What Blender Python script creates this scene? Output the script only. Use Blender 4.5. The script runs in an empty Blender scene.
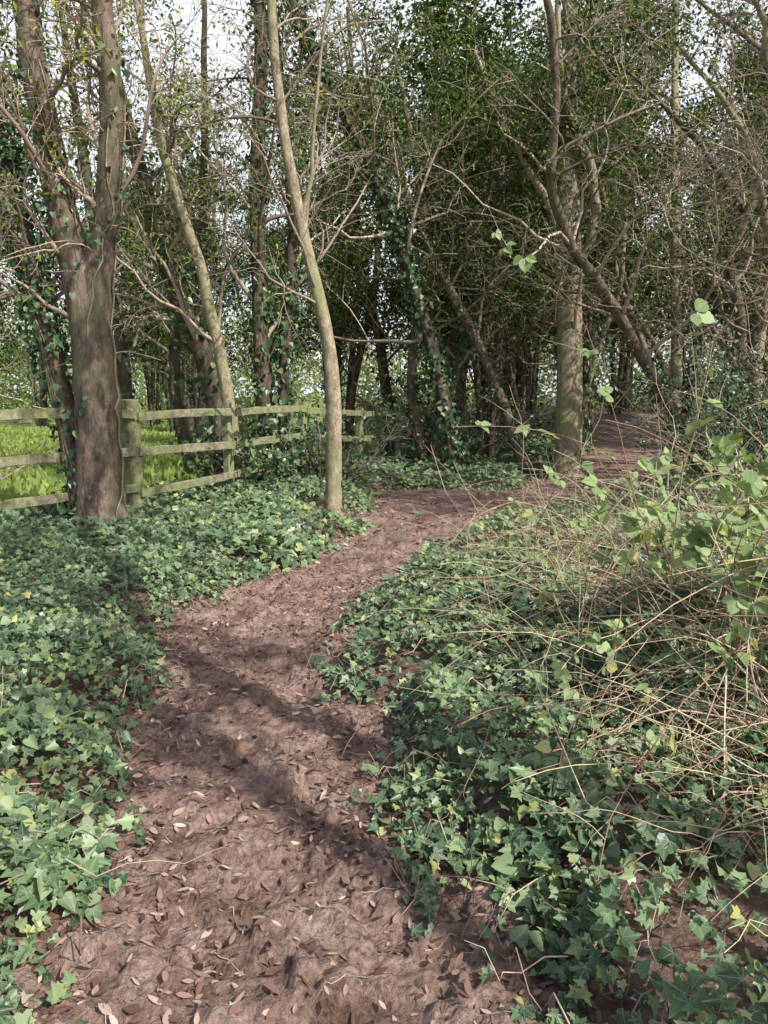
import bpy, math, numpy as np
from mathutils import Vector
rng = np.random.default_rng(11)
scene = bpy.context.scene
COL = scene.collection

# ------------------------------------------------------------------ noise
def _h(ix, iy, seed):
    n = (ix.astype(np.int64)*374761393 + iy.astype(np.int64)*668265263 + seed*974634777) & 0xffffffff
    n = ((n ^ (n >> 13))*1274126177) & 0xffffffff
    n = n ^ (n >> 16)
    return (n & 0xffff)/65535.0
def vnoise(x, y, scale, seed=0):
    x = np.asarray(x, float)*scale; y = np.asarray(y, float)*scale
    ix = np.floor(x); iy = np.floor(y); fx = x-ix; fy = y-iy
    fx = fx*fx*(3-2*fx); fy = fy*fy*(3-2*fy)
    a = _h(ix, iy, seed); b = _h(ix+1, iy, seed); c = _h(ix, iy+1, seed); d = _h(ix+1, iy+1, seed)
    return (a*(1-fx)+b*fx)*(1-fy)+(c*(1-fx)+d*fx)*fy
def sstep(a, b, x):
    t = np.clip((x-a)/(b-a), 0, 1); return t*t*(3-2*t)
def nrm(v):
    return v/(np.sqrt((np.asarray(v)**2).sum(-1, keepdims=True))+1e-9)

# ------------------------------------------------------------------ terrain
PATH = np.array([(.35,-6,.7),(.1,0,.65),(-.2,1.76,.60),(-.38,2.26,.54),(-.55,2.88,.47),(-.72,3.9,.50),(-.86,4.92,.60),(-.72,5.92,.60),
                 (-.12,7.43,.50),(.42,9.1,.60),(1.5,10.6,.85),(3.2,12.8,1.0),(5.2,16.5,1.2),(8.6,24,1.5),(13,34,1.7)])
def pathd(x, y):
    x = np.asarray(x, float); y = np.asarray(y, float)
    best = np.full(x.shape, 1e9)
    for i in range(len(PATH)-1):
        ax, ay, aw = PATH[i]; bx, by, bw = PATH[i+1]
        dx, dy = bx-ax, by-ay
        t = np.clip(((x-ax)*dx+(y-ay)*dy)/(dx*dx+dy*dy), 0, 1)
        d = np.hypot(x-ax-t*dx, y-ay-t*dy)-(aw+(bw-aw)*t)
        best = np.minimum(best, d)
    # bare trodden soil beyond the bend, by the fork
    best = np.minimum(best, np.hypot(x-1.0, (y-11.6)*.8)-1.2)
    best = np.minimum(best, np.hypot(x+.1, (y-9.9))-.6)
    return best + (vnoise(x, y, 2.2, 5)-.5)*.34 + (vnoise(x, y, 7, 6)-.5)*.18
FX = np.array([-9.6,-6.35,-5.25,-4.15,-3.05,-2.2,-1.36,-.5,.3,1.1])
FY = np.array([-3.0,3.45,5.4,7.35,9.3,10.95,12.6,14.7,16.8,19.0])
def fencex(y):
    return np.interp(y, FY, FX)
def gh(x, y):
    x = np.asarray(x, float); y = np.asarray(y, float)
    d = pathd(x, y)
    z = .11*sstep(0, .5, d)
    z = z + .30*np.exp(-(((x-2.4)/1.3)**2+((y-4.2)/2.2)**2))*sstep(0, .8, d)
    z = z + .10*(vnoise(x, y, .45, 1)-.5)*sstep(0, 1, d)
    z = z + .05*(vnoise(x, y, .8, 2)-.5)
    z = z + .7*sstep(14, 36, y)*sstep(0, 6, x)
    near = sstep(14, 7, y)*sstep(-1, 1, y+2)
    soft = sstep(.35, -.15, d)
    wx = x+.25*vnoise(x, y, 3, 33); wy = y+.2*vnoise(x, y, 4, 34)
    rid = 1-np.abs(2*vnoise(wx, wy*1.3, 8.5, 31)-1); rid2 = 1-np.abs(2*vnoise(wx, wy*1.2, 19, 35)-1)
    z = z + near*soft*(.04*(vnoise(x, y*1.25, 5.5, 3)-.5)+.032*(vnoise(x, y*1.6, 13, 4)-.5)+.034*(vnoise(x, y, 25, 8)-.5)+.024*(rid**2-.4)+.024*(rid2**2-.4))
    pits = sstep(.6, .70, vnoise(x, y*.8, 6.5, 19))
    return z - near*soft*pits*.03

# ------------------------------------------------------------------ mesh helpers
def part(V, loops, counts, mat=0, uv=None, smooth=True):
    return dict(V=np.asarray(V, np.float32).reshape(-1, 3), L=np.asarray(loops, np.int32).ravel(),
                C=np.asarray(counts, np.int32).ravel(), m=mat, uv=uv, s=smooth)
def make_mesh(name, parts, mats):
    nv = 0; V = []; L = []; C = []; M = []; S = []; UV = []
    anyuv = any(p['uv'] is not None for p in parts)
    for p in parts:
        V.append(p['V']); L.append(p['L']+nv); C.append(p['C']); nv += len(p['V'])
        M.append(np.full(len(p['C']), p['m'], np.int32)); S.append(np.full(len(p['C']), p['s'], bool))
        if anyuv:
            UV.append(p['uv'] if p['uv'] is not None else np.zeros((len(p['L']), 2)))
    V = np.concatenate(V); L = np.concatenate(L); C = np.concatenate(C); M = np.concatenate(M); S = np.concatenate(S)
    me = bpy.data.meshes.new(name)
    me.vertices.add(len(V)); me.vertices.foreach_set('co', V.ravel())
    me.loops.add(len(L)); me.loops.foreach_set('vertex_index', L)
    me.polygons.add(len(C))
    st = np.concatenate([[0], np.cumsum(C)[:-1]]).astype(np.int32)
    me.polygons.foreach_set('loop_start', st)
    me.polygons.foreach_set('material_index', M)
    me.polygons.foreach_set('use_smooth', S)
    if anyuv:
        u = me.uv_layers.new(name='UVMap')
        u.data.foreach_set('uv', np.concatenate(UV).astype(np.float32).ravel())
    for m in mats: me.materials.append(m)
    me.update(calc_edges=True)
    return me
def make_obj(name, parts, mats, parent=None):
    o = bpy.data.objects.new(name, make_mesh(name, parts, mats))
    COL.objects.link(o)
    if parent: o.parent = parent
    return o

def tubes(P, R, s=5, mat=0, rough=0):
    P = np.asarray(P, float); R = np.asarray(R, float)
    if P.ndim == 2: P = P[None]; R = R[None]
    M, n, _ = P.shape
    T = nrm(np.gradient(P, axis=1))
    md = nrm(P[:, -1]-P[:, 0])
    ref = np.where(np.abs(md[:, :1]) < .7, np.array([[1., 0, 0]]), np.array([[0, 1., 0]]))[:, None, :]
    U = nrm(np.cross(T, ref)); W = np.cross(T, U)
    a = np.arange(s)/s*2*math.pi
    rr = np.repeat(R[:, :, None], s, 2)
    if rough:
        rr = rr*(1+rough*(rng.random(rr.shape)-.5))
        fl = 1+rough*.6*np.sin(a*3+rng.random()*6)+rough*.4*np.sin(a*5+rng.random()*6)
        rr = rr*fl[None, None, :]
    V = P[:, :, None, :]+rr[..., None]*(np.cos(a)[None, None, :, None]*U[:, :, None, :]+np.sin(a)[None, None, :, None]*W[:, :, None, :])
    base = (np.arange(M)*n*s)[:, None, None]
    i = np.arange(n-1)[None, :, None]*s; j = np.arange(s)[None, None, :]; j2 = (j+1) % s
    q = np.stack([base+i+j, base+i+j2, base+i+s+j2, base+i+s+j], -1).reshape(-1, 4)
    return part(V.reshape(-1, 3), q.ravel(), np.full(len(q), 4), mat)

def grow(S, D, L, r0, n=6, wander=.25, grav=0., tip=.25):
    M = len(S); P = [S]; d = nrm(D); step = (L/(n-1))[:, None]
    for i in range(n-1):
        d = nrm(d+wander*rng.normal(size=(M, 3))+np.array([0, 0, grav])); P.append(P[-1]+d*step)
    P = np.stack(P, 1); t = np.linspace(0, 1, n)[None, :]
    R = np.asarray(r0)[:, None]*(1-(1-tip)*t)
    return P, R
def kids(P, R, k, tmin, lf, ang=(.5, 1.1), rf=.55, rmin=.003, up=0.):
    M, n, _ = P.shape
    idx = np.repeat(np.arange(M), k); N = len(idx)
    t = tmin+(1-tmin)*rng.random(N); f = t*(n-1); i = np.clip(f.astype(int), 0, n-2); fr = (f-i)[:, None]
    pos = P[idx, i]*(1-fr)+P[idx, i+1]*fr; T = nrm(P[idx, i+1]-P[idx, i])
    q = nrm(np.cross(T, rng.normal(size=(N, 3))))
    th = rng.uniform(ang[0], ang[1], N)[:, None]
    D = T*np.cos(th)+q*np.sin(th)+np.array([0, 0, up])
    Lp = np.linalg.norm(np.diff(P, axis=1), axis=2).sum(1)[idx]
    L = Lp*rng.uniform(lf[0], lf[1], N)*(1.15-.6*t)
    r = np.maximum(rmin, (R[idx, i]*(1-fr[:, 0])+R[idx, i+1]*fr[:, 0])*rf)
    return pos, D, L, r
def smooth_curve(pts, rad, n=28, wob=.02):
    pts = np.array(pts, float); rad = np.array(rad, float)
    p = np.vstack([2*pts[0]-pts[1], pts, 2*pts[-1]-pts[-2]]); out = []
    ts = np.linspace(0, len(pts)-1-1e-6, n)
    for t in ts:
        i = int(t); f = t-i; a, b, c, d = p[i], p[i+1], p[i+2], p[i+3]
        out.append(.5*((2*b)+(c-a)*f+(2*a-5*b+4*c-d)*f*f+(-a+3*b-3*c+d)*f**3))
    out = np.array(out); R = np.interp(ts, np.arange(len(rad)), rad)
    w = np.cumsum(rng.normal(size=out.shape), 0); w -= np.linspace(0, 1, n)[:, None]*w[-1]
    return out+w*wob*.4, R

def tmpl_half(half, zf):
    h = np.array(half, float); inner = h[1:-1]
    V = np.vstack([h[0], inner, h[-1], inner*[-1, 1]])
    k = len(inner)
    f1 = list(range(0, k+2)); f2 = [0, k+1]+list(range(k+1+k, k+1, -1))
    z = zf(V[:, 0], V[:, 1])
    return np.column_stack([V, z]), [f1, f2]
IVY = tmpl_half([(0,0),(.20,-.14),(.46,-.02),(.34,.20),(.52,.46),(.22,.50),(0,1.0)], lambda x, y: .22*np.abs(x)-.16*y*y)
IVY2 = tmpl_half([(0,0),(.26,-.10),(.44,.10),(.42,.30),(.30,.58),(.14,.80),(0,.95)], lambda x, y: .30*np.abs(x)-.25*y*y)
BRAM = tmpl_half([(0,0),(.20,.05),(.24,.12),(.36,.19),(.35,.27),(.43,.36),(.39,.46),(.42,.55),(.32,.65),(.30,.74),(.15,.84),(0,1)], lambda x, y: .3*np.abs(x)-.2*y*y)
OVAL = tmpl_half([(0,0),(.16,.3),(.15,.65),(0,1)], lambda x, y: .35*np.abs(x)-.15*y*y)
DIAM = (np.array([(0,0,0),(.24,.45,.08),(0,1,-.1),(-.24,.5,.05)]), [[0, 1, 2, 3]])
DEAD = tmpl_half([(0,0),(.13,.18),(.19,.45),(.13,.75),(0,1)], lambda x, y: .9*np.abs(x)+.5*(y-.5)**2)
def leaves(C, N, size, tm, mat=0, uv=False, T=None, zscale=None):
    C = np.asarray(C, float); N = nrm(np.asarray(N, float)); M = len(C)
    if M == 0: return part(np.zeros((3, 3)), [0, 1, 2], [3], mat, np.zeros((3, 2)) if uv else None)
    if T is None: T = rng.normal(size=(M, 3))
    U = nrm(np.cross(T, N)); Vv = np.cross(N, U)
    tv, tf = tm; k = len(tv); s = np.asarray(size)[:, None, None]
    asp = rng.uniform(.8, 1.15, M)[:, None, None]; zs = (rng.uniform(-.3, 1.5, M) if zscale is None else zscale)
    if np.ndim(zs): zs = zs[:, None, None]
    V = C[:, None, :]+s*(tv[None, :, :1]*asp*U[:, None, :]+(tv[None, :, 1:2])*Vv[:, None, :]+tv[None, :, 2:3]*zs*N[:, None, :])
    fl = np.concatenate([np.array(f) for f in tf]); cn = np.array([len(f) for f in tf])
    L = (fl[None, :]+(np.arange(M)*k)[:, None]).ravel(); Cn = np.tile(cn, M)
    uvs = np.tile(tv[fl][:, :2], (M, 1)) if uv else None
    return part(V.reshape(-1, 3), L, Cn, mat, uvs, smooth=False)
def along(P, k, jit):
    M, n, _ = P.shape
    idx = rng.integers(0, M, k); f = rng.random(k)*(n-1); i = f.astype(int); i = np.minimum(i, n-2); fr = (f-i)[:, None]
    return P[idx, i]*(1-fr)+P[idx, i+1]*fr+rng.normal(size=(k, 3))*jit
def sleeve(P, R, z0, z1, k, thick, size, mat, tm=None, uv=False):
    P = np.asarray(P); n = len(P)
    f = rng.random(k*3)*(n-1.001); i = f.astype(int); fr = (f-i)[:, None]
    p = P[i]*(1-fr)+P[i+1]*fr; r = R[i]
    dens = vnoise(p[:, 2], np.zeros(len(p)), 1.3, int(rng.integers(1000)))
    ok = (p[:, 2] > z0) & (p[:, 2] < z1) & (dens+rng.random(len(p))*.6 > .55)
    p = p[ok][:k]; r = r[ok][:k]
    T = nrm(P[np.minimum(i+1, n-1)]-P[i])[ok][:k]
    q = nrm(np.cross(T, rng.normal(size=p.shape)))
    off = r+.01+np.abs(rng.normal(size=len(p)))*thick
    return leaves(p+q*off[:, None], q+rng.normal(size=p.shape)*.5+np.array([0, 0, .3]), rng.uniform(.6, 1.2, len(p))*size, tm or IVY2, mat, uv,
                  T=np.tile([[0, 0, -1.]], (len(p), 1))+rng.normal(size=p.shape)*.4)

# ------------------------------------------------------------------ materials
def newmat(name):
    m = bpy.data.materials.new(name); m.use_nodes = True
    nt = m.node_tree; nt.nodes.clear()
    return m, nt
def N(nt, t, **kw):
    n = nt.nodes.new(t)
    for k, v in kw.items(): setattr(n, k, v)
    return n
def ramp(nt, src, stops, interp='LINEAR'):
    r = N(nt, 'ShaderNodeValToRGB'); r.color_ramp.interpolation = interp
    e = r.color_ramp.elements
    while len(e) < len(stops): e.new(.5)
    for k, (p, c) in enumerate(stops):
        e[k].position = p; e[k].color = (*c, 1) if len(c) == 3 else c
    nt.links.new(src, r.inputs[0]); return r.outputs[0]
def mixc(nt, f, a, b, mode='MIX'):
    m = N(nt, 'ShaderNodeMix', data_type='RGBA', blend_type=mode)
    for inp, v in ((0, f), (6, a), (7, b)):
        if isinstance(v, (int, float)): m.inputs[inp].default_value = v
        elif isinstance(v, tuple): m.inputs[inp].default_value = (*v, 1)
        else: nt.links.new(v, m.inputs[inp])
    return m.outputs[2]
def mth(nt, op, a, b=None, c=None):
    m = N(nt, 'ShaderNodeMath', operation=op)
    for i, v in enumerate((a, b, c)):
        if v is None: continue
        if isinstance(v, (int, float)): m.inputs[i].default_value = v
        else: nt.links.new(v, m.inputs[i])
    return m.outputs[0]
def noise(nt, scale, detail=4, vec=None, rough=.6):
    n = N(nt, 'ShaderNodeTexNoise'); n.inputs['Scale'].default_value = scale; n.inputs['Detail'].default_value = detail; n.inputs['Roughness'].default_value = rough
    if vec is not None: nt.links.new(vec, n.inputs['Vector'])
    return n.outputs['Fac']
def pos(nt, scale=(1, 1, 1)):
    g = N(nt, 'ShaderNodeTexCoord'); mp = N(nt, 'ShaderNodeMapping'); mp.inputs['Scale'].default_value = scale
    nt.links.new(g.outputs['Object'], mp.inputs['Vector']); return mp.outputs[0]
def leafmat(name, stops, rough=.45, trans=.25, veins=None, spec=.5):
    m, nt = newmat(name)
    g = N(nt, 'ShaderNodeNewGeometry')
    c = ramp(nt, g.outputs['Random Per Island'], stops)
    if veins:
        n = noise(nt, 2.5, 2, pos(nt))
        c = mixc(nt, 1.0, c, ramp(nt, n, [(.3, (.6, .62, .6)), (.7, (1.2, 1.15, 1.05))]), 'MULTIPLY')
    p = N(nt, 'ShaderNodeBsdfPrincipled') if spec else N(nt, 'ShaderNodeBsdfDiffuse')
    if spec: p.inputs['Roughness'].default_value = rough; p.inputs['Specular IOR Level'].default_value = spec
    if veins:
        uv = N(nt, 'ShaderNodeUVMap'); sp = N(nt, 'ShaderNodeSeparateXYZ'); nt.links.new(uv.outputs[0], sp.inputs[0])
        x = mth(nt, 'ABSOLUTE', sp.outputs[0]); y = sp.outputs[1]
        if veins == 'ivy':
            v1 = mth(nt, 'ABSOLUTE', mth(nt, 'SUBTRACT', mth(nt, 'MULTIPLY', x, .66), mth(nt, 'MULTIPLY', y, .75)))
            v2 = mth(nt, 'ABSOLUTE', mth(nt, 'ADD', y, mth(nt, 'MULTIPLY', x, .02)))
            d = mth(nt, 'MINIMUM', x, mth(nt, 'MINIMUM', v1, v2))
            line = mth(nt, 'LESS_THAN', d, .022)
            c = mixc(nt, mth(nt, 'MULTIPLY', line, .5), c, (.32, .40, .28))
        else:
            w = mth(nt, 'FRACT', mth(nt, 'MULTIPLY', mth(nt, 'SUBTRACT', y, mth(nt, 'MULTIPLY', x, .8)), 8.))
            line = mth(nt, 'MAXIMUM', mth(nt, 'LESS_THAN', w, .14), mth(nt, 'LESS_THAN', x, .02))
            c = mixc(nt, mth(nt, 'MULTIPLY', line, .4), c, (.34, .42, .24))
    nt.links.new(c, p.inputs[0])
    o = N(nt, 'ShaderNodeOutputMaterial')
    if trans:
        t = N(nt, 'ShaderNodeBsdfTranslucent'); nt.links.new(mixc(nt, 1.0, c, (1.25, 1.3, .6), 'MULTIPLY'), t.inputs[0])
        ms = N(nt, 'ShaderNodeMixShader'); ms.inputs[0].default_value = trans
        nt.links.new(p.outputs[0], ms.inputs[1]); nt.links.new(t.outputs[0], ms.inputs[2]); nt.links.new(ms.outputs[0], o.inputs[0])
    else: nt.links.new(p.outputs[0], o.inputs[0])
    return m
def barkmat(name, dark, light, moss, mossamt=.5, zs=.35, bump=.5, sc=9):
    m, nt = newmat(name)
    v = pos(nt, (1, 1, zs))
    n1 = noise(nt, sc, 6, v, .7); n2 = noise(nt, sc*5, 4, v, .7); n3 = noise(nt, 1.3, 4, pos(nt), .6)
    c = ramp(nt, n1, [(.32, dark), (.5, tuple((a+b)/2 for a, b in zip(dark, light))), (.68, light)])
    c = mixc(nt, 1., c, ramp(nt, n2, [(.3, (.5, .5, .5)), (.7, (1.3, 1.25, 1.2))]), 'MULTIPLY')
    mk = ramp(nt, n3, [(.62-mossamt*.35, (0, 0, 0)), (.75-mossamt*.2, (1, 1, 1))])
    c = mixc(nt, mth(nt, 'MULTIPLY', mk, .7), c, moss)
    p = N(nt, 'ShaderNodeBsdfPrincipled'); p.inputs['Roughness'].default_value = .85; p.inputs['Specular IOR Level'].default_value = .25
    nt.links.new(c, p.inputs['Base Color'])
    b = N(nt, 'ShaderNodeBump'); b.inputs['Strength'].default_value = bump; b.inputs['Distance'].default_value = .03
    nt.links.new(mth(nt, 'ADD', n1, mth(nt, 'MULTIPLY', n2, .4)), b.inputs['Height']); nt.links.new(b.outputs[0], p.inputs['Normal'])
    o = N(nt, 'ShaderNodeOutputMaterial'); nt.links.new(p.outputs[0], o.inputs[0]); return m
def twigmat(name, a, b):
    m, nt = newmat(name); g = N(nt, 'ShaderNodeNewGeometry')
    c = ramp(nt, g.outputs['Random Per Island'], [(0, a), (1, b)])
    p = N(nt, 'ShaderNodeBsdfDiffuse'); nt.links.new(c, p.inputs[0])
    o = N(nt, 'ShaderNodeOutputMaterial'); nt.links.new(p.outputs[0], o.inputs[0]); return m
def soilmat(name, stops, litter, bump=.6, dist=.02):
    m, nt = newmat(name); v = pos(nt)
    n1 = noise(nt, 3.2, 8, v, .65); n2 = noise(nt, 28, 6, v, .75); n3 = noise(nt, 90, 4, v, .7)
    c = ramp(nt, n1, stops)
    c = mixc(nt, 1., c, ramp(nt, n2, [(.34, (.42, .39, .39)), (.62, (1.3, 1.28, 1.25))]), 'MULTIPLY')
    vo = N(nt, 'ShaderNodeTexVoronoi'); vo.inputs['Scale'].default_value = 26; nt.links.new(v, vo.inputs['Vector'])
    sp = N(nt, 'ShaderNodeSeparateColor'); nt.links.new(vo.outputs['Color'], sp.inputs[0])
    lc = ramp(nt, sp.outputs[1], [(0, (.07, .035, .025)), (.6, (.17, .10, .065)), (1, (.32, .23, .16))])
    f = mth(nt, 'MULTIPLY', mth(nt, 'GREATER_THAN', sp.outputs[0], 1-litter), mth(nt, 'LESS_THAN', vo.outputs['Distance'], .38))
    c = mixc(nt, f, c, lc)
    p = N(nt, 'ShaderNodeBsdfPrincipled'); nt.links.new(c, p.inputs['Base Color'])
    nt.links.new(ramp(nt, n1, [(.35, (.42,)*3), (.65, (.85,)*3)]), p.inputs['Roughness'])
    p.inputs['Specular IOR Level'].default_value = .35
    b = N(nt, 'ShaderNodeBump'); b.inputs['Strength'].default_value = bump; b.inputs['Distance'].default_value = dist
    v2 = N(nt, 'ShaderNodeTexVoronoi'); v2.inputs['Scale'].default_value = 48; nt.links.new(v, v2.inputs['Vector'])
    hh = mth(nt, 'ADD', mth(nt, 'SUBTRACT', n2, mth(nt, 'MULTIPLY', v2.outputs['Distance'], .35)), mth(nt, 'ADD', mth(nt, 'MULTIPLY', n3, .4), mth(nt, 'MULTIPLY', f, .15)))
    nt.links.new(hh, b.inputs['Height']); nt.links.new(b.outputs[0], p.inputs['Normal'])
    o = N(nt, 'ShaderNodeOutputMaterial'); nt.links.new(p.outputs[0], o.inputs[0]); return m

M_MUD = soilmat('mud', [(.3, (.19, .118, .092)), (.5, (.41, .285, .236)), (.7, (.57, .435, .375))], .06, 1., .045)
M_SOIL = soilmat('woodland_soil', [(.3, (.09, .058, .046)), (.5, (.19, .125, .10)), (.7, (.29, .20, .165))], .45, .8, .03)
M_GRASSG = soilmat('field_turf', [(.3, (.20, .28, .08)), (.5, (.33, .42, .14)), (.7, (.42, .52, .21))], .0, .5)
M_IVY = leafmat('ivy_leaf', [(0, (.045, .09, .052)), (.35, (.11, .19, .10)), (.7, (.21, .32, .17)), (.9, (.32, .43, .24)), (1, (.48, .50, .18))], .40, .25, 'ivy', .5)
M_IVYD = leafmat('ivy_leaf_climbing', [(0, (.022, .06, .03)), (.5, (.06, .125, .055)), (.85, (.12, .21, .09)), (1, (.22, .31, .13))], .38, 0, None, .5)
M_BRAM = leafmat('bramble_leaf', [(0, (.18, .28, .12)), (.5, (.34, .47, .23)), (.9, (.46, .57, .31)), (1, (.54, .50, .18))], .5, .3, 'bram', .4)
M_EVER = leafmat('evergreen_leaf', [(0, (.022, .052, .02)), (.5, (.065, .12, .035)), (.85, (.14, .20, .055)), (1, (.32, .35, .12))], .5, .22, None, 0)
M_OLIVE = leafmat('spring_leaf', [(0, (.12, .16, .05)), (.5, (.26, .31, .08)), (1, (.46, .46, .12))], .5, .4, None, 0)
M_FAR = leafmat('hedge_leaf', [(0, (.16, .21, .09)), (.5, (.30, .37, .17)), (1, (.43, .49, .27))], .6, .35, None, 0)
M_DEAD = leafmat('dead_leaf', [(0, (.08, .04, .032)), (.4, (.18, .105, .085)), (.75, (.32, .215, .175)), (.95, (.45, .34, .28)), (1, (.58, .48, .40))], .6, 0, None, .3)
M_BARK = barkmat('bark_brown', (.055, .04, .034), (.36, .28, .23), (.13, .15, .08), .4, .35, .9)
M_BARKL = barkmat('bark_pale', (.17, .145, .10), (.56, .49, .37), (.23, .27, .12), .5, .5, .5, 12)
M_BARKD = barkmat('bark_dark', (.035, .027, .023), (.19, .15, .12), (.09, .11, .05), .35)
M_TWIG = twigmat('twig_bark', (.15, .11, .09), (.58, .49, .40))
M_FENCE = barkmat('weathered_wood', (.11, .11, .065), (.44, .42, .30), (.24, .30, .12), .55, .9, .4, 14)
def stemmat(name, stops):
    m, nt = newmat(name); g = N(nt, 'ShaderNodeNewGeometry')
    c = ramp(nt, g.outputs['Random Per Island'], stops)
    c = mixc(nt, 1., c, ramp(nt, noise(nt, 30, 2, pos(nt)), [(.3, (.7, .7, .7)), (.7, (1.2, 1.2, 1.2))]), 'MULTIPLY')
    p = N(nt, 'ShaderNodeBsdfPrincipled'); p.inputs['Roughness'].default_value = .55; nt.links.new(c, p.inputs['Base Color'])
    o = N(nt, 'ShaderNodeOutputMaterial'); nt.links.new(p.outputs[0], o.inputs[0]); return m
M_CANE = stemmat('bramble_cane', [(0, (.24, .12, .085)), (.35, (.50, .34, .24)), (.65, (.68, .53, .39)), (.85, (.45, .46, .22)), (1, (.76, .67, .53))])
M_BLADE = leafmat('grass_blade', [(0, (.22, .30, .08)), (.5, (.37, .46, .15)), (1, (.52, .58, .24))], .6, .4, None, 0)

# ------------------------------------------------------------------ ground sheet + path
def spread(a, b, step, lo, hi, g=1.16):
    mid = list(np.arange(a, b, step)); s = step; l = []; x = a
    while x > lo: s *= g; x -= s; l.append(x)
    s = step; r = []; x = mid[-1]
    while x < hi: s *= g; x += s; r.append(x)
    return np.array(l[::-1]+mid+r)
gx = spread(-2.2, 1.6, .017, -300, 300, 1.10)
gy = spread(1.2, 6.0, .018, -300, 600, 1.03)
GX, GY = np.meshgrid(gx, gy); GZ = gh(GX, GY)
nx, ny = len(gx), len(gy)
idx = np.arange(nx*ny).reshape(ny, nx)
Q = np.stack([idx[:-1, :-1], idx[:-1, 1:], idx[1:, 1:], idx[1:, :-1]], -1).reshape(-1, 4)
V = np.stack([GX, GY, GZ], -1).reshape(-1, 3)
make_obj('ground', [part(V, Q.ravel(), np.full(len(Q), 4))], [M_SOIL])
def subsheet(name, keepf, dz, mat):
    cx = V[Q].mean(1); k = keepf(cx[:, 0], cx[:, 1]); q = Q[k]
    u, inv = np.unique(q, return_inverse=True)
    vv = V[u].copy(); vv[:, 2] += dz
    return make_obj(name, [part(vv, inv.ravel(), np.full(len(q), 4))], [mat])
subsheet('dirt_path', lambda x, y: (pathd(x, y) < .10) & (y < 36) & (y > -6), .006, M_MUD)
subsheet('grass_field', lambda x, y: (x < np.interp(y, [-10, 3.45, 19, 26, 200], [-10, -7.2, -.6, 0, -5])-.4) & (x > -120) & (y < 160) & (y > -10), .006, M_GRASSG)

k = 45000
x = rng.uniform(-24, 0, k); y = rng.uniform(8, 34, k); ok = x < fencex(y)-.9-.5*rng.random(k); x = x[ok]; y = y[ok]
z = gh(x, y)
Cc = np.column_stack([x, y, z]); Nn = np.column_stack([rng.normal(size=len(x)), rng.normal(size=len(x)), .2*np.ones(len(x))])
make_obj('field_grass', [leaves(Cc, Nn, rng.uniform(.08, .26, len(x)), DIAM, 0, T=np.tile([[0, 0, 1.]], (len(x), 1))+rng.normal(size=(len(x), 3))*.3)], [M_BLADE])

# ------------------------------------------------------------------ ivy ground cover
def scatter_ivy(n, xr, yr, keep):
    x = rng.uniform(*xr, n); y = rng.uniform(*yr, n)
    d = pathd(x, y)
    ok = keep(x, y, d); return x[ok], y[ok], d[ok]
def ivy_keep(dn):
    def f(x, y, d):
        pn = vnoise(x, y, 1.1, 40)*.6+vnoise(x, y, 3.5, 41)*.4
        edge = sstep(-.08, .16, d)
        dens = edge*np.clip((pn-.24)*4, .1, 1)*dn(x, y)
        dens = dens*(x > fencex(y)-1.2)
        return rng.random(len(x)) < dens
    return f
parts = []
for n, xr, yr, s in ((68000, (-3.8, 4.6), (1.2, 6.5), (.026, .066)), (56000, (-5.5, 8), (6.5, 13.5), (.045, .09)), (24000, (-4, 10), (13.5, 22), (.07, .12))):
    x, y, d = scatter_ivy(n, xr, yr, ivy_keep(lambda x, y: np.where((x > 1.2+(y-8)*.5) & (y > 12), .35, 1.)))
    mound = .04+.17*vnoise(x, y, 2.0, 50)*sstep(0, .6, d)+.13*vnoise(x, y, 6, 51)*sstep(0, .3, d)
    z = gh(x, y)+mound*(.3+.7*rng.random(len(x))**.5)
    nn = np.column_stack([rng.normal(size=len(x))*.5+.2, rng.normal(size=len(x))*.5-.36, np.ones(len(x))*.85])
    half = rng.random(len(x)) < .7
    T = np.column_stack([rng.normal(size=len(x)), rng.normal(size=len(x))-.5, rng.normal(size=len(x))*.3])
    sz = rng.uniform(s[0], s[1], len(x))*(.7+.6*vnoise(x, y, 1.7, 52))
    c = np.column_stack([x, y, z])
    parts.append(leaves(c[half], nn[half], sz[half], IVY, 0, True, T[half])); parts.append(leaves(c[~half], nn[~half], sz[~half], IVY2, 0, True, T[~half]))
m = 900
x = rng.uniform(-3.5, 4, m); y = rng.uniform(1.3, 8, m); ok = pathd(x, y) > -.05; x = x[ok]; y = y[ok]
P, R = grow(np.column_stack([x, y, gh(x, y)+.03]), np.column_stack([rng.normal(size=len(x)), rng.normal(size=len(x)), np.zeros(len(x))]), rng.uniform(.2, .7, len(x)), np.full(len(x), .003), 7, .35, 0)
P[:, :, 2] = gh(P[:, :, 0], P[:, :, 1])+.03+.12*rng.random(P.shape[:2])
pt = tubes(P, R, 4, 1); parts.append(pt)
make_obj('ivy_ground_cover', parts, [M_IVY, M_TWIG])

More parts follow.
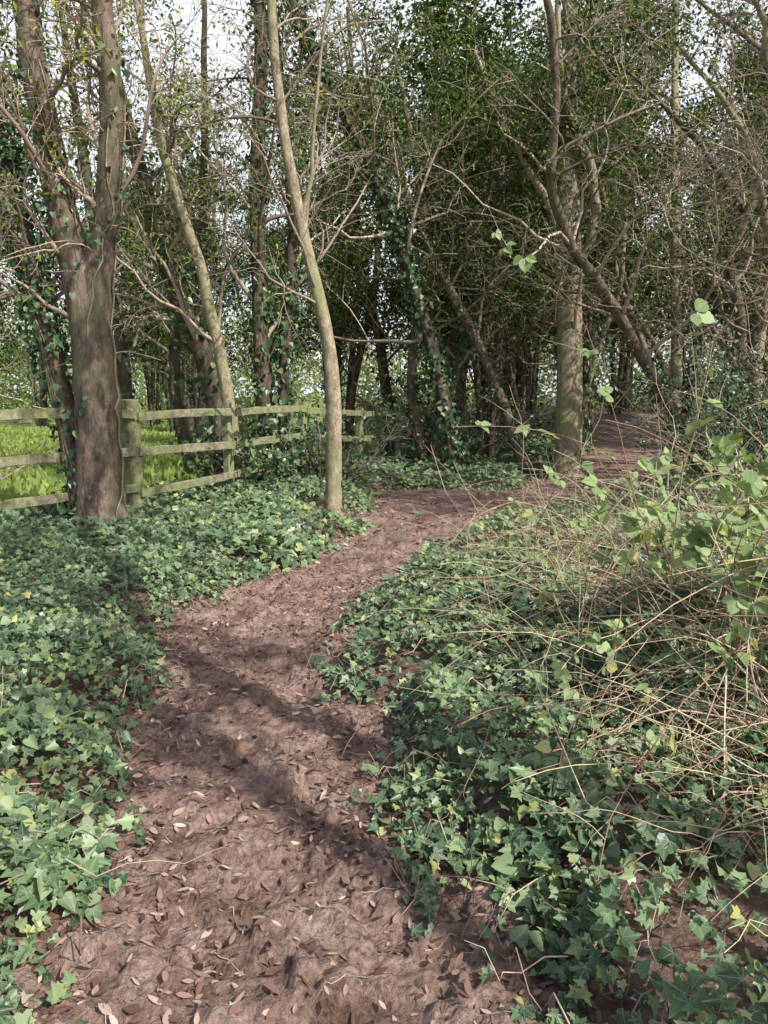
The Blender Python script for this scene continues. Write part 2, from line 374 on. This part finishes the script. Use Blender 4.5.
# ------------------------------------------------------------------ leaf litter
parts = []
for n, xr, yr, s in ((36000, (-2.6, 2), (1.2, 7), (.014, .056)), (18000, (-3, 9), (7, 20), (.04, .10))):
    x = rng.uniform(*xr, n); y = rng.uniform(*yr, n); d = pathd(x, y)
    ok = (d < .35) & (rng.random(n) < .26+.75*sstep(-.42, .08, d)+.6*(vnoise(x, y, 1.5, 61)-.3)); x = x[ok]; y = y[ok]
    c = np.column_stack([x, y, gh(x, y)+.010]); nn = np.column_stack([rng.normal(size=len(x))*.4, rng.normal(size=len(x))*.4, np.ones(len(x))])
    parts.append(leaves(c, nn, rng.uniform(*s, len(x)), DEAD, 0, zscale=rng.uniform(-.8, 1.3, len(x))))
make_obj('fallen_leaves', parts, [M_DEAD])
n = 800
x = rng.uniform(-2.5, 3, n); y = 1.3+rng.random(n)**1.5*10; ok = pathd(x, y) < .3; x = x[ok]; y = y[ok]
P, R = grow(np.column_stack([x, y, gh(x, y)+.01]), np.column_stack([rng.normal(size=(len(x), 2)), np.zeros(len(x))]), rng.uniform(.04, .25, len(x)), rng.uniform(.0012, .003, len(x)), 6, .15, 0)
P[:, :, 2] = gh(P[:, :, 0], P[:, :, 1])+.012
make_obj('fallen_twigs', [tubes(P, R, 4)], [M_TWIG])

# ------------------------------------------------------------------ fence
fence = bpy.data.objects.new('wooden_fence', None); COL.objects.link(fence)
def beam(name, p0, p1, w, h, side, n=9, jit=.004):
    p0 = np.array(p0, float); p1 = np.array(p1, float); ax = nrm(p1-p0); side = nrm(np.array(side, float)-ax*np.dot(side, ax)); up = np.cross(ax, side)
    c = .12*min(w, h); hw, hh = w/2, h/2
    prof = np.array([(-hw+c, -hh), (hw-c, -hh), (hw, -hh+c), (hw, hh-c), (hw-c, hh), (-hw+c, hh), (-hw, hh-c), (-hw, -hh+c)])
    t = np.linspace(0, 1, n)
    bow = np.sin(t*math.pi)*rng.normal()*.014
    V = (p0+(p1-p0)*t[:, None])[:, None, :]+prof[None, :, :1]*side+prof[None, :, 1:2]*up+bow[:, None, None]*up
    V = V+rng.normal(size=V.shape)*jit
    i = np.arange(n-1)[:, None]*8; j = np.arange(8)[None]; q = np.stack([i+j, i+(j+1) % 8, i+8+(j+1) % 8, i+8+j], -1).reshape(-1, 4)
    L = np.concatenate([q.ravel(), np.arange(8)[::-1], np.arange(8)+(n-1)*8]); C = np.concatenate([np.full(len(q), 4), [8, 8]])
    return make_obj(name, [part(V.reshape(-1, 3), L, C, smooth=False)], [M_FENCE], fence)
def gz(x, y): return float(gh(np.array([x]), np.array([y]))[0])
drop = np.array([0, 0, 0, 0, 0, 0, 0, .12, .22, .28])
for i in range(1, len(FX)):
    x0, y0 = FX[i], FY[i]; dirv = nrm(np.array([FX[min(i+1, len(FX)-1)]-FX[i-1], FY[min(i+1, len(FX)-1)]-FY[i-1], 0])); nor = np.array([dirv[1], -dirv[0], 0])
    b = gz(x0, y0); big = (i == 4)
    w = .19 if big else .12; lean = rng.normal(size=2)*.03
    beam('post_%d' % i, (x0, y0, b-.3), (x0+lean[0], y0+lean[1], 1.56-drop[i] if big else 1.50-drop[i]), w, w, nor, 8, .005)
    if i >= 2:
        xa, ya = FX[i-1], FY[i-1]
        for k, z in enumerate((1.38, .93, .49)):
            o = nor*(.11); e = dirv*.015
            beam('rail_%d_%d' % (i, k), np.array([xa, ya, z-drop[i-1]])+o+e+[0, 0, rng.normal()*.02], np.array([x0, y0, z-drop[i]])+o-e+[0, 0, rng.normal()*.02], .04, .10, nor, 12, .003)

# ------------------------------------------------------------------ trees
def branches(stems, k1=9, tmin=.3, lf=(.25, .5), k2=5, k3=4, wander=.24, rmin=.004, ang=(.6, 1.2), up=.15, n3=4, rcap=.045):
    out = []; tw = None
    for P0, R0, kk in stems:
        s, D, L, r = kids(P0[None], R0[None], kk if kk else k1, tmin, lf, ang, .34, .008, up)
        P1, R1 = grow(s, D, L, np.minimum(r, rcap), 9, wander, .02, .3)
        out.append(tubes(P1, R1, 5, 1))
        s, D, L, r = kids(P1, R1, k2, .2, (.3, .65), (.4, 1.1), .5, rmin, .05)
        P2, R2 = grow(s, D, L, r, 6, wander, 0, .4); out.append(tubes(P2, R2, 3, 1))
        s, D, L, r = kids(P2, R2, k3, .15, (.35, .8), (.4, 1.1), .6, rmin*.8, 0)
        P3, R3 = grow(s, D, L, r, n3, wander, -.03, .5); out.append(tubes(P3, R3, 3, 1))
        tw = np.concatenate([tw, P3]) if tw is not None else P3
    return out, tw
def leafcloud(tw, n, jit, size, mat, tm=DIAM, zmin=-9):
    c = along(tw, n, jit); c = c[c[:, 2] > zmin+rng.normal(size=len(c))*.4]
    return leaves(c, rng.normal(size=c.shape)+np.array([.2, -.3, .7]), rng.uniform(.6, 1.2, len(c))*size, tm, mat)

p = []
def stem(pts, rad, sides=14, n=30, wob=.02, mat=0, rough=.1):
    P, R = smooth_curve(pts, rad, n, wob); p.append(tubes(P, R, sides, mat, rough)); return P, R
A = stem([(-3.12,8.3,-.1),(-3.1,8.3,.25),(-3.06,8.3,1.0),(-3.05,8.3,1.55),(-3.13,8.3,2.35),(-3.32,8.28,3.3),(-3.45,8.25,4.55),(-3.53,8.2,5.6),(-3.7,8.1,8.5)], [.38,.28,.235,.23,.21,.15,.13,.12,.05], 18, 40)
B = stem([(-3.1,8.3,1.8),(-3.04,8.3,2.5),(-2.93,8.3,3.1),(-2.82,8.28,3.6),(-2.71,8.25,4.6),(-2.75,8.2,5.6),(-2.6,8.1,8.6)], [.16,.17,.14,.125,.11,.10,.05], 14, 32)
Cc_ = stem([(-3.3,8.5,-.1),(-3.42,8.5,.8),(-3.66,8.5,2.1),(-3.93,8.5,3.6),(-4.1,8.5,4.7),(-4.4,8.5,7.5)], [.20,.14,.12,.11,.1,.05], 12, 30)
for a in np.linspace(0, 6.28, 7)[:-1]:
    r0 = .28; e = .58+.2*rng.random()
    stem([(-3.1+.14*math.cos(a),8.3+.14*math.sin(a),.5),(-3.1+r0*math.cos(a),8.3+r0*math.sin(a),.2),(-3.1+e*math.cos(a),8.3+e*math.sin(a),.0)], [.08,.11,.04], 8, 8, .005)
bp, tw = branches([(A[0], A[1], 12), (B[0], B[1], 12), (Cc_[0], Cc_[1], 9)], tmin=.42, lf=(.16, .32), k2=7, k3=6, wander=.22, rmin=.0042, rcap=.03)
p += bp
s, D, L, r = kids(np.stack([A[0][16:36], B[0][8:28]]), np.stack([A[1][16:36], B[1][8:28]]), 34, 0, (.12, .3), (.7, 1.4), .1, .007, .3)
H1, HR = grow(s, D, L*1.4, np.full(len(L), .008), 10, .14, -.12, .4); p.append(tubes(H1, HR, 4, 1))
for P0, R0 in (A, B, Cc_):
    for _ in range(4):
        ph = rng.random()*6.28; a = ph+np.cumsum(rng.normal(size=len(P0))*.16)
        PP = P0+np.column_stack([np.cos(a), np.sin(a), 0*a])*(R0[:, None]+.012); e = int(len(P0)*rng.uniform(.5, .95))
        p.append(tubes(PP[:e], np.full(e, .010), 5, 3))
p.append(sleeve(A[0]+[-.08, 0, 0], A[1], 0, 1.6, 60, .05, .075, 2)); p.append(sleeve(Cc_[0], Cc_[1], 0, 7, 2300, .09, .075, 2))
p.append(sleeve(A[0]+[-.06, 0, 0], A[1], 2.2, 7, 500, .06, .07, 2)); p.append(sleeve(B[0], B[1], 3.0, 7, 160, .05, .07, 2))
p.append(leafcloud(np.concatenate([tw, H1[:, :4]]), 2000, .06, .075, 4, OVAL))
make_obj('ivy_clad_tree', p, [M_BARK, M_TWIG, M_IVYD, M_BARKL, M_OLIVE])

p = []
S1 = stem([(-.62,9.8,-.1),(-.66,9.8,.3),(-.64,9.8,1.55),(-.70,9.8,2.2),(-.80,9.8,2.77),(-1.02,9.8,3.7),(-1.22,9.8,4.74),(-1.33,9.8,6.2),(-1.35,9.7,9)], [.14,.105,.095,.085,.08,.07,.06,.055,.03], 12, 36, .012, rough=.06)
S2 = stem([(-1.0,9.8,3.65),(-.85,9.75,4.3),(-.75,9.6,5.2),(-.5,9.5,7)], [.03,.025,.02,.012], 8, 16)
bp, tw = branches([(S1[0], S1[1], 12), (S2[0], S2[1], 5)], tmin=.45, lf=(.15, .34), k2=7, k3=6, rmin=.0038, rcap=.022); p += bp
p.append(sleeve(S1[0], S1[1], 0, .7, 60, .03, .07, 2)); p.append(leafcloud(tw, 800, .04, .07, 4, OVAL))
make_obj('slender_tree', p, [M_BARKL, M_TWIG, M_IVYD, M_BARKL, M_OLIVE])

p = []
S1 = stem([(3.58,15,-.1),(3.57,15,.3),(3.55,15,1.6),(3.5,15,3.5),(3.4,15,5.2),(3.32,15,6.8),(3.3,14.9,8.8),(3.1,14.7,12)], [.38,.26,.235,.22,.20,.16,.12,.06], 16, 40, .02)
S2 = stem([(3.48,15,3.9),(3.9,14.9,4.5),(3.8,14.8,5.6),(3.2,14.6,6.8),(3.0,14.4,8.4)], [.12,.10,.085,.07,.05], 9, 22, .05)
S3 = stem([(3.52,15,4.2),(3.0,14.9,5.2),(2.3,14.7,6.2),(1.6,14.6,7.6)], [.1,.07,.05,.03], 8, 18, .04)
bp, tw = branches([(S1[0], S1[1], 16), (S2[0], S2[1], 8), (S3[0], S3[1], 7)], tmin=.35, lf=(.16, .34), k2=7, k3=5, rmin=.006); p += bp
p.append(sleeve(S1[0], S1[1], 4.5, 9, 900, .08, .09, 2)); p.append(sleeve(S1[0], S1[1]+.05, 0, .6, 160, .08, .09, 2)); p.append(leafcloud(tw, 8000, .14, .095, 4, DIAM, 4.))
make_obj('mossy_tree', p, [M_BARKL, M_TWIG, M_IVYD, M_BARKL, M_EVER])

def custom(name, stemdefs, mats, k1=9, ivy=0, ivz=(0, 5), leafn=0, lf=(.2, .4), tmin=.3, rmin=.006, up=.1, wob=.03, ls=.08, lj=.12, k2=6, k3=5, wander=.24, lz=3.0):
    global p
    p = []; st = []
    for pts, rad in stemdefs:
        P, R = stem(pts, rad, 9, 26, wob); st.append((P, R, k1))
        if ivy: p.append(sleeve(P, R, ivz[0], ivz[1], ivy, .09, .09, 2))
    bp, tw = branches(st, tmin=tmin, lf=lf, k2=k2, k3=k3, rmin=rmin, up=up, wander=wander); p += bp
    if leafn: p.append(leafcloud(tw, leafn, lj, ls, 4, DIAM, lz))
    return make_obj(name, p, mats)
MB = [M_BARK, M_TWIG, M_IVYD, M_BARKL, M_EVER]; MD = [M_BARKD, M_TWIG, M_IVYD, M_BARKL, M_EVER]; ML = [M_BARKL, M_TWIG, M_IVYD, M_BARKL, M_OLIVE]
custom('leaning_tree', [([(-2.55,12.2,-.1),(-2.7,12.2,1.5),(-3.2,12.2,3.0),(-3.6,12.2,4.6),(-4.2,12,7.5)], [.19,.15,.13,.11,.05])], MD, 13, 400, (1, 6), 3800)
custom('leaning_tree', [([(-2.2,11.6,-.1),(-2.3,11.6,1.6),(-2.65,11.6,3.4),(-3.1,11.6,4.9),(-3.5,11.6,7.5)], [.12,.10,.085,.07,.04])], ML, 10, 0, (1, 6), 1300)
custom('ivy_clad_tree', [([(-1.95,12.9,-.1),(-1.95,12.9,1.6),(-2.05,12.9,4.1),(-1.95,12.9,7.4),(-1.9,12.8,10)], [.16,.13,.12,.1,.05]), ([(-1.75,13.1,-.1),(-1.7,13.1,2),(-1.5,13.1,4.5),(-1.75,13.1,8)], [.1,.09,.08,.05])], MD, 13, 800, (0, 8), 4800)
custom('ivy_clad_tree', [([(1.35,14.3,-.1),(1.1,14.3,1.6),(.62,14.3,3.3),(-.1,14.3,5.4),(-1.3,14.2,7.6),(-2,14,9.6)], [.15,.125,.11,.10,.08,.05])], MD, 17, 2000, (0, 9), 6000)
custom('leaning_tree', [([(2.9,15.6,-.1),(2.2,15.6,1.9),(1.3,15.6,3.6),(.5,15.6,5.2),(-.3,15.6,7.5)], [.12,.1,.09,.08,.04])], MB, 15, 300, (0, 8), 7000)
custom('leaning_tree', [([(1.0,16.6,-.1),(1.5,16.6,2),(2.2,16.6,4),(2.5,16.6,7.5)], [.11,.1,.09,.04]), ([(.9,16.7,-.1),(.6,16.7,2.2),(.9,16.7,4.6),(.2,16.7,8.5)], [.13,.11,.09,.04])], MB, 14, 400, (0, 6), 9500)
custom('leaning_tree', [([(-4.6,13.5,-.1),(-4.5,13.5,2),(-4.9,13.5,4.5),(-5.2,13.4,8)], [.14,.12,.1,.04]), ([(-3.6,14.6,-.1),(-3.9,14.6,2.2),(-3.3,14.6,4.6),(-3.1,14.5,8.5)], [.12,.1,.08,.04])], MD, 14, 300, (0, 6), 4600)
custom('leaning_tree', [([(.2,18.4,-.1),(.0,18.4,2.4),(-.6,18.4,5),(-.8,18.3,10)], [.14,.12,.1,.04])], MD, 17, 300, (0, 6), 7000, ls=.1)
custom('gnarled_tree', [([(6.0,14.2,-.1),(5.2,14.0,1.3),(4.2,13.6,2.8),(3.3,13.2,3.9),(2.75,12.9,5.0),(2.6,12.5,6.6),(1.9,12,8.6)], [.13,.11,.10,.09,.08,.065,.04]),
   ([(6.2,14.4,-.1),(6.3,14.2,2),(5.9,13.9,4),(6.4,13.4,6),(6.2,13,8.5)], [.12,.1,.09,.07,.03])], MB, 16, 0, (0, 4), 5500, (.22, .42), .25, .007, wob=.09, wander=.3)
custom('gnarled_tree', [([(6.0,9.9,-.1),(5.7,9.8,1.6),(5.3,9.6,3.0),(4.9,9.4,4.1),(4.3,9.2,5.2),(3.8,9.1,6.4),(3.2,9,8)], [.08,.065,.05,.042,.036,.03,.015]),
   ([(6.1,9.8,-.1),(5.9,9.7,2.2),(5.2,9.4,3.8),(5.0,9.3,4.9),(4.4,9.1,6.6)], [.07,.055,.045,.035,.02]),
   ([(6.3,9.4,-.1),(6.2,9.0,2.4),(5.4,8.5,4.2),(5.1,8.1,5.8),(4.2,7.8,7)], [.08,.06,.045,.035,.02])], [M_BARKL, M_TWIG, M_IVYD, M_BARKL, M_OLIVE], 23, 0, (0, 4), 500, (.2, .46), .3, .0050, wob=.14, wander=.3, ls=.06, k2=8, k3=6)
custom('slender_tree', [([(5.9,15.5,-.1),(5.75,15.5,2.5),(5.6,15.5,5.5),(5.4,15.5,9.5)], [.12,.1,.09,.04]), ([(7.6,15.8,-.1),(7.5,15.8,3),(7.7,15.8,6),(7.4,15.6,9.5)], [.14,.12,.1,.04])], [M_BARKL, M_TWIG, M_IVYD, M_BARKL, M_EVER], 16, 0, (0, 4), 13000)
# thin stems leaning and arching in from the right
for bx, by, ln in ((6.6,17.4,2.6), (8.4,14.4,3.4), (7.2,13.2,2.2), (9.2,18.6,3.8), (5.0,19.6,2.4), (3.2,18.2,1.8), (8.0,20.6,3.2), (4.2,17.2,-1.2), (9.0,12.4,3.6)):
    b = gz(bx, by); H = rng.uniform(6.5, 8.5); r = rng.uniform(.05, .085); e = rng.normal(size=2)*.3
    custom('leaning_tree', [([(bx,by,b-.1),(bx-ln*.12+e[0]*.3,by,b+H*.22),(bx-ln*.42+e[0],by-.2,b+H*.5),(bx-ln*.8,by-.4+e[1],b+H*.78),(bx-ln*1.3,by-.6,b+H)], [r*1.3,r,r*.85,r*.65,r*.3])],
       ML[:4]+[M_EVER] if rng.random() < .5 else MB, 12, 160 if rng.random() < .5 else 0, (0, 4), 2600, (.16, .36), .2, .006, wob=.05, k2=5, k3=4, lz=3.4, ls=.09)
# unseen trees added out of view, bent over to cast dappled shade
custom('caster_tree', [([(3.7,-.5,-.1),(3.3,.1,2.8),(2.5,1.1,5.2),(2.0,2.8,6.8),(1.8,4.4,8)], [.13,.11,.09,.07,.04])], MB, 20, 0, (0, 4), 4800, (.14, .28), .55, .008, k2=6, k3=3, lj=.10, ls=.11, lz=5.2)
custom('caster_tree', [([(4.3,-2.6,-.1),(4.1,-1.9,3),(3.6,-.9,5.6),(3.0,.2,7.6)], [.12,.10,.07,.03])], MB, 14, 0, (0, 4), 1900, (.14, .26), .6, .008, k2=5, k3=3, lj=.09, ls=.11, lz=5.4)
custom('caster_tree', [([(10.0,3.6,-.1),(9.4,4.2,2.8),(8.0,5.2,5.2),(6.7,6.0,6.8),(5.6,6.8,8)], [.17,.14,.11,.08,.03])], MB, 13, 0, (0, 4), 2600, (.16, .32), .5, .010, k2=5, k3=3, lj=.09, ls=.12, lz=5.2)

# ---- coppiced woodland tree variants, linked copies
variants = []
for v in range(8):
    p = []; st = []
    for k in range(int(rng.integers(3, 6))):
        a = rng.random()*6.28; le = rng.uniform(.05, .3); H = rng.uniform(7, 10.5)
        dx, dy = math.cos(a)*le, math.sin(a)*le
        P, R = stem([(dx*.4, dy*.4, -.15), (dx*1.2, dy*1.2, H*.22), (dx*3, dy*3, H*.5), (dx*5+rng.normal()*.3, dy*5+rng.normal()*.3, H*.8), (dx*6.5, dy*6.5, H)],
                    np.array([1.25, 1, .85, .6, .25])*rng.uniform(.05, .115), 6, 14, .07)
        st.append((P, R, 9))
        if rng.random() < .4: p.append(sleeve(P, R, 0, rng.uniform(2.5, 7), 400, .10, .12, 2, DIAM))
    bp, tw = branches(st, tmin=.2, lf=(.16, .34), k2=4, k3=3, rmin=.010, wander=.26, n3=3); p += bp
    p.append(leafcloud(tw, [4500, 12000, 14000, 10000, 14000, 3000, 12000, 11000][v], .17, .15, 4, DIAM, 2.9))
    variants.append(make_mesh('caster_tree', p, [[M_BARKD, M_TWIG, M_IVYD, M_BARKL, M_EVER], [M_BARK, M_TWIG, M_IVYD, M_BARKL, M_EVER]][v % 2]))
placed = [(3.57, 15), (-.65, 9.8), (1.35, 14.3)]
def put(x, y, s=None, v=None):
    o = bpy.data.objects.new('caster_tree', variants[int(rng.integers(8)) if v is None else v])
    o.location = (x, y, gz(x, y)); o.rotation_euler[2] = rng.random()*6.28
    s = s or rng.uniform(.9, 1.3); o.scale = (s, s, s*rng.uniform(.95, 1.2)); COL.objects.link(o); placed.append((x, y))
for x, y, v in ((11.2, 22, 4), (12.6, 26.5, 1), (14.6, 30, 2), (14.6, 37.5, 4), (10.2, 34, 6), (17, 35, 2), (5.6, 21.5, 2), (3.0, 20.5, 4)): put(x, y, 1.15, v)
tries = 0; cnt = 0
while cnt < 36 and tries < 6000:
    tries += 1
    y = rng.uniform(18, 40); x = rng.uniform(-.56*y-1, .55*y+1)
    if float(pathd(np.array([x]), np.array([y]))[0]) < 1.2: continue
    left = x < 1.3+(y-19)*.15
    if left and rng.random() < (.975 if y < 33 else .91): continue
    if min(math.hypot(x-a, y-b) for a, b in placed) < (2.1 if y < 26 else 2.6): continue
    put(x, y); cnt += 1
for x, y, v in ((-8.5, 16, 0), (-5.0, 21, 5)): put(x, y, 1., v)

# ------------------------------------------------------------------ bushes
def bush(name, cx, cy, rx, ry, h, n, size, mat, tm=DIAM, stems=40):
    base = gz(cx, cy); S = np.column_stack([rng.normal(size=stems)*rx*.3+cx, rng.normal(size=stems)*ry*.3+cy, np.full(stems, base)])
    D = np.column_stack([(S[:, 0]-cx)/rx*1.5+rng.normal(size=stems)*.3, (S[:, 1]-cy)/ry*1.5+rng.normal(size=stems)*.3, np.ones(stems)])
    P1, R1 = grow(S, D, h*rng.uniform(.5, 1.1, stems), np.full(stems, .014), 9, .22, .0, .4)
    s, D, L, r = kids(P1, R1, 6, .2, (.2, .45), (.4, 1.1), .6, .005); P2, R2 = grow(s, D, L, r, 6, .3)
    c = along(P2, n, .09)
    return make_obj(name, [tubes(P1, R1, 5, 0), tubes(P2, R2, 4, 0), leaves(c, rng.normal(size=c.shape)*.8+np.array([.2, -.4, .7]), rng.uniform(.6, 1.2, n)*size, tm, 1)], [M_TWIG, mat])
bush('holly_bush', 5.9, 12.0, 1.1, 1.0, 3.2, 7500, .09, M_IVYD)
bush('holly_bush', 8.3, 16.8, 1.1, 1.2, 2.2, 3000, .09, M_IVYD)
bush('holly_bush', 14.6, 38.5, 3.2, 1.5, 2.8, 6000, .16, M_IVYD)
bush('ivy_bush', 1.9, 17.5, 1.3, 1.0, 2.9, 4500, .10, M_IVYD)
bush('ivy_bush', -2.0, 11.9, .5, .5, 1.3, 1300, .085, M_IVYD, IVY2)
bush('ivy_bush', -.95, 12.6, .4, .4, 1.6, 900, .085, M_IVYD, IVY2)
bush('hedge_shrub', -6.6, 11.4, .9, .9, 1.7, 1500, .07, M_OLIVE)
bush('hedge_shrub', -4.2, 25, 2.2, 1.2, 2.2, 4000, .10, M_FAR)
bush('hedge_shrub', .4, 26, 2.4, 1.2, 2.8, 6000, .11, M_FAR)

# ------------------------------------------------------------------ distant trees (one mass)
c = []
for k in range(420):
    a = rng.uniform(-1.0, 1.0); r = rng.uniform(46, 66); H = (5+3*rng.random()) if a < .12 else (9+4*rng.random())
    cx, cy = r*math.sin(a), r*math.cos(a); z = rng.random()**1.3*H; R = rng.uniform(1.2, 2.8)
    q = rng.normal(size=(260, 3))*np.array([R, R*.6, R*.55]); c.append(q+np.array([cx, cy, max(z, .6)]))
c = np.concatenate(c); c = c[c[:, 2] > 0]
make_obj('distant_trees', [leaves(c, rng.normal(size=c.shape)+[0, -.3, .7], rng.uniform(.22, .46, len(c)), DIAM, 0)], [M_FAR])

# ------------------------------------------------------------------ brambles on the right
parts = []
def canes(n, xr, yr, Lr, r, drift, up=(.6, 1.2), droop=-.14, wander=.10, nn=14):
    x = rng.uniform(*xr, n); y = rng.uniform(*yr, n); ok = pathd(x, y) > .15; x = x[ok]; y = y[ok]; n = len(x)
    D = np.column_stack([rng.normal(size=n)*.7+drift, rng.normal(size=n)*.6-.1, rng.uniform(*up, n)])
    P, R = grow(np.column_stack([x, y, gh(x, y)]), D, rng.uniform(*Lr, n), rng.uniform(r[0], r[1], n), nn, wander, droop, .4)
    ok = (pathd(P[:, :, 0], P[:, :, 1]).min(1) > .02) & (P[:, :, 1].min(1) > 1.5); P = P[ok]; R = R[ok]
    g = gh(P[:, :, 0], P[:, :, 1]); P[:, :, 2] = np.maximum(P[:, :, 2], g+.08+.1*rng.random(g.shape))
    return P, R
C1 = canes(120, (1.4, 3.2), (2.3, 4.4), (1.2, 2.5), (.0028, .0055), -.3, (.8, 1.6))
C1b = canes(120, (1.2, 3.8), (4.0, 6.5), (.9, 1.9), (.0028, .005), -.3, (.6, 1.2))
C2 = canes(560, (.6, 3.8), (2.4, 7.5), (.5, 1.4), (.0020, .0036), -.1, (.4, 1.3), -.12)
C3 = canes(460, (.7, 3.5), (2.1, 6), (.7, 2.0), (.0020, .0040), -.4, (.1, .6), -.06, .12)
C4 = canes(800, (1.05, 3.2), (2.1, 4.8), (.35, 1.1), (.0014, .0028), -.1, (.3, 1.5), -.10, .13)
for P, R in (C1, C1b, C2, C3, C4): parts.append(tubes(P, R, 4, 0))
C1 = (np.concatenate([C1[0], C1b[0]]), np.concatenate([C1[1], C1b[1]]))
s, D, L, r = kids(C1[0], C1[1], 4, .3, (.1, .3), (.5, 1.2), .6, .0016); B1 = grow(s, D, L, r, 7, .15, .02); parts.append(tubes(B1[0], B1[1], 4, 0))
s, D, L, r = kids(C2[0], C2[1], 2, .3, (.2, .4), (.4, 1.), .6, .0012); B2 = grow(s, D, L, r, 6, .15, .02); parts.append(tubes(B2[0], B2[1], 3, 0))
def trifoliate(anchors, size):
    n = len(anchors); nn = nrm(rng.normal(size=(n, 3))*.45+np.array([.4, -.55, .7])); T = nrm(rng.normal(size=(n, 3))*[1, 1, .4]+[0, -.2, -.2])
    U = nrm(np.cross(T, nn)); Vv = np.cross(nn, U); out = []
    for a, sc in ((0, 1.), (1.15, .82), (-1.15, .82)):
        t = Vv*math.cos(a)+U*math.sin(a)
        c = anchors+t*(size*.12)[:, None]
        out.append(leaves(c, nn+rng.normal(size=(n, 3))*.1, size*sc, BRAM, 1, True, T=t))
    return out
a1 = along(B1[0], 280, .01); a2 = along(C1[0][:, 5:], 200, .015); an = np.concatenate([a1, a2]); an = an[an[:, 2] > .25]
parts += trifoliate(an, rng.uniform(.04, .085, len(an)))
x = rng.uniform(1.35, 2.3, 34); y = rng.uniform(2.7, 4.0, 34)
P, R = grow(np.column_stack([x, y, gh(x, y)]), np.column_stack([rng.normal(size=34)*.25-.08, rng.normal(size=34)*.25, np.ones(34)]), rng.uniform(.8, 1.4, 34), np.full(34, .0038), 14, .09, -.03, .4)
parts.append(tubes(P, R, 5, 0)); an = along(P[:, 6:], 215, .05); parts += trifoliate(an, rng.uniform(.055, .10, len(an)))
make_obj('bramble_bush', parts, [M_CANE, M_BRAM])
parts = []
x = rng.uniform(-2.6, -1.5, 16); y = rng.uniform(2.2, 3.6, 16)
P, R = grow(np.column_stack([x, y, gh(x, y)]), np.column_stack([rng.normal(size=16)*.5, rng.normal(size=16)*.5, np.ones(16)*.7]), rng.uniform(.3, .6, 16), np.full(16, .0022), 10, .12, -.08, .4)
parts.append(tubes(P, R, 5, 0)); an = along(P[:, 3:], 45, .03); parts += trifoliate(an, rng.uniform(.045, .07, len(an)))
make_obj('bramble_bush', parts, [M_CANE, M_BRAM])

# ------------------------------------------------------------------ light
sun_dir = Vector((.722, -.692, 0)).normalized(); el = math.radians(44)
sv = Vector((sun_dir.x*math.cos(el), sun_dir.y*math.cos(el), math.sin(el)))
sl = bpy.data.lights.new('sun', 'SUN'); sl.energy = 5; sl.angle = math.radians(.5); sl.color = (1, .955, .88)
so = bpy.data.objects.new('sun', sl); so.rotation_euler = sv.to_track_quat('Z', 'Y').to_euler(); so.location = (10, -10, 20); COL.objects.link(so)
w = bpy.data.worlds.new('World'); scene.world = w; w.use_nodes = True; nt = w.node_tree
bg = nt.nodes['Background']; sk = nt.nodes.new('ShaderNodeTexSky'); sk.sky_type = 'NISHITA'; sk.sun_disc = False
sk.sun_elevation = el; sk.sun_rotation = math.atan2(sun_dir.x, sun_dir.y); sk.dust_density = 3; sk.air_density = 1.0
# cloud bank invented for white sky ahead; kept off elsewhere to lower ambient light
tc = N(nt, 'ShaderNodeTexCoord'); sp = N(nt, 'ShaderNodeSeparateXYZ'); nt.links.new(tc.outputs['Generated'], sp.inputs[0])
bank = mth(nt, 'ADD', mth(nt, 'SUBTRACT', sp.outputs[1], .60), mth(nt, 'MULTIPLY', mth(nt, 'SUBTRACT', noise(nt, 2.4, 5, tc.outputs['Generated'], .6), .5), .9))
cl = ramp(nt, bank, [(0, (.12,)*3), (.22, (.95,)*3)])
nt.links.new(mixc(nt, cl, sk.outputs[0], (7.2, 7.4, 8.0)), bg.inputs[0]); bg.inputs[1].default_value = .15
scene.view_settings.view_transform = 'Standard'; scene.view_settings.look = 'None'; scene.view_settings.exposure = 0

# ------------------------------------------------------------------ camera
cd = bpy.data.cameras.new('camera'); co = bpy.data.objects.new('camera', cd); COL.objects.link(co)
cd.sensor_fit = 'VERTICAL'; cd.sensor_height = 34.6; cd.lens = 26; cd.clip_end = 1500; cd.clip_start = .05
co.location = (0, 0, 1.6); co.rotation_euler = (math.radians(90-8.6), 0, 0)
scene.camera = co
print('VERTS', sum(len(m.vertices) for m in bpy.data.meshes))
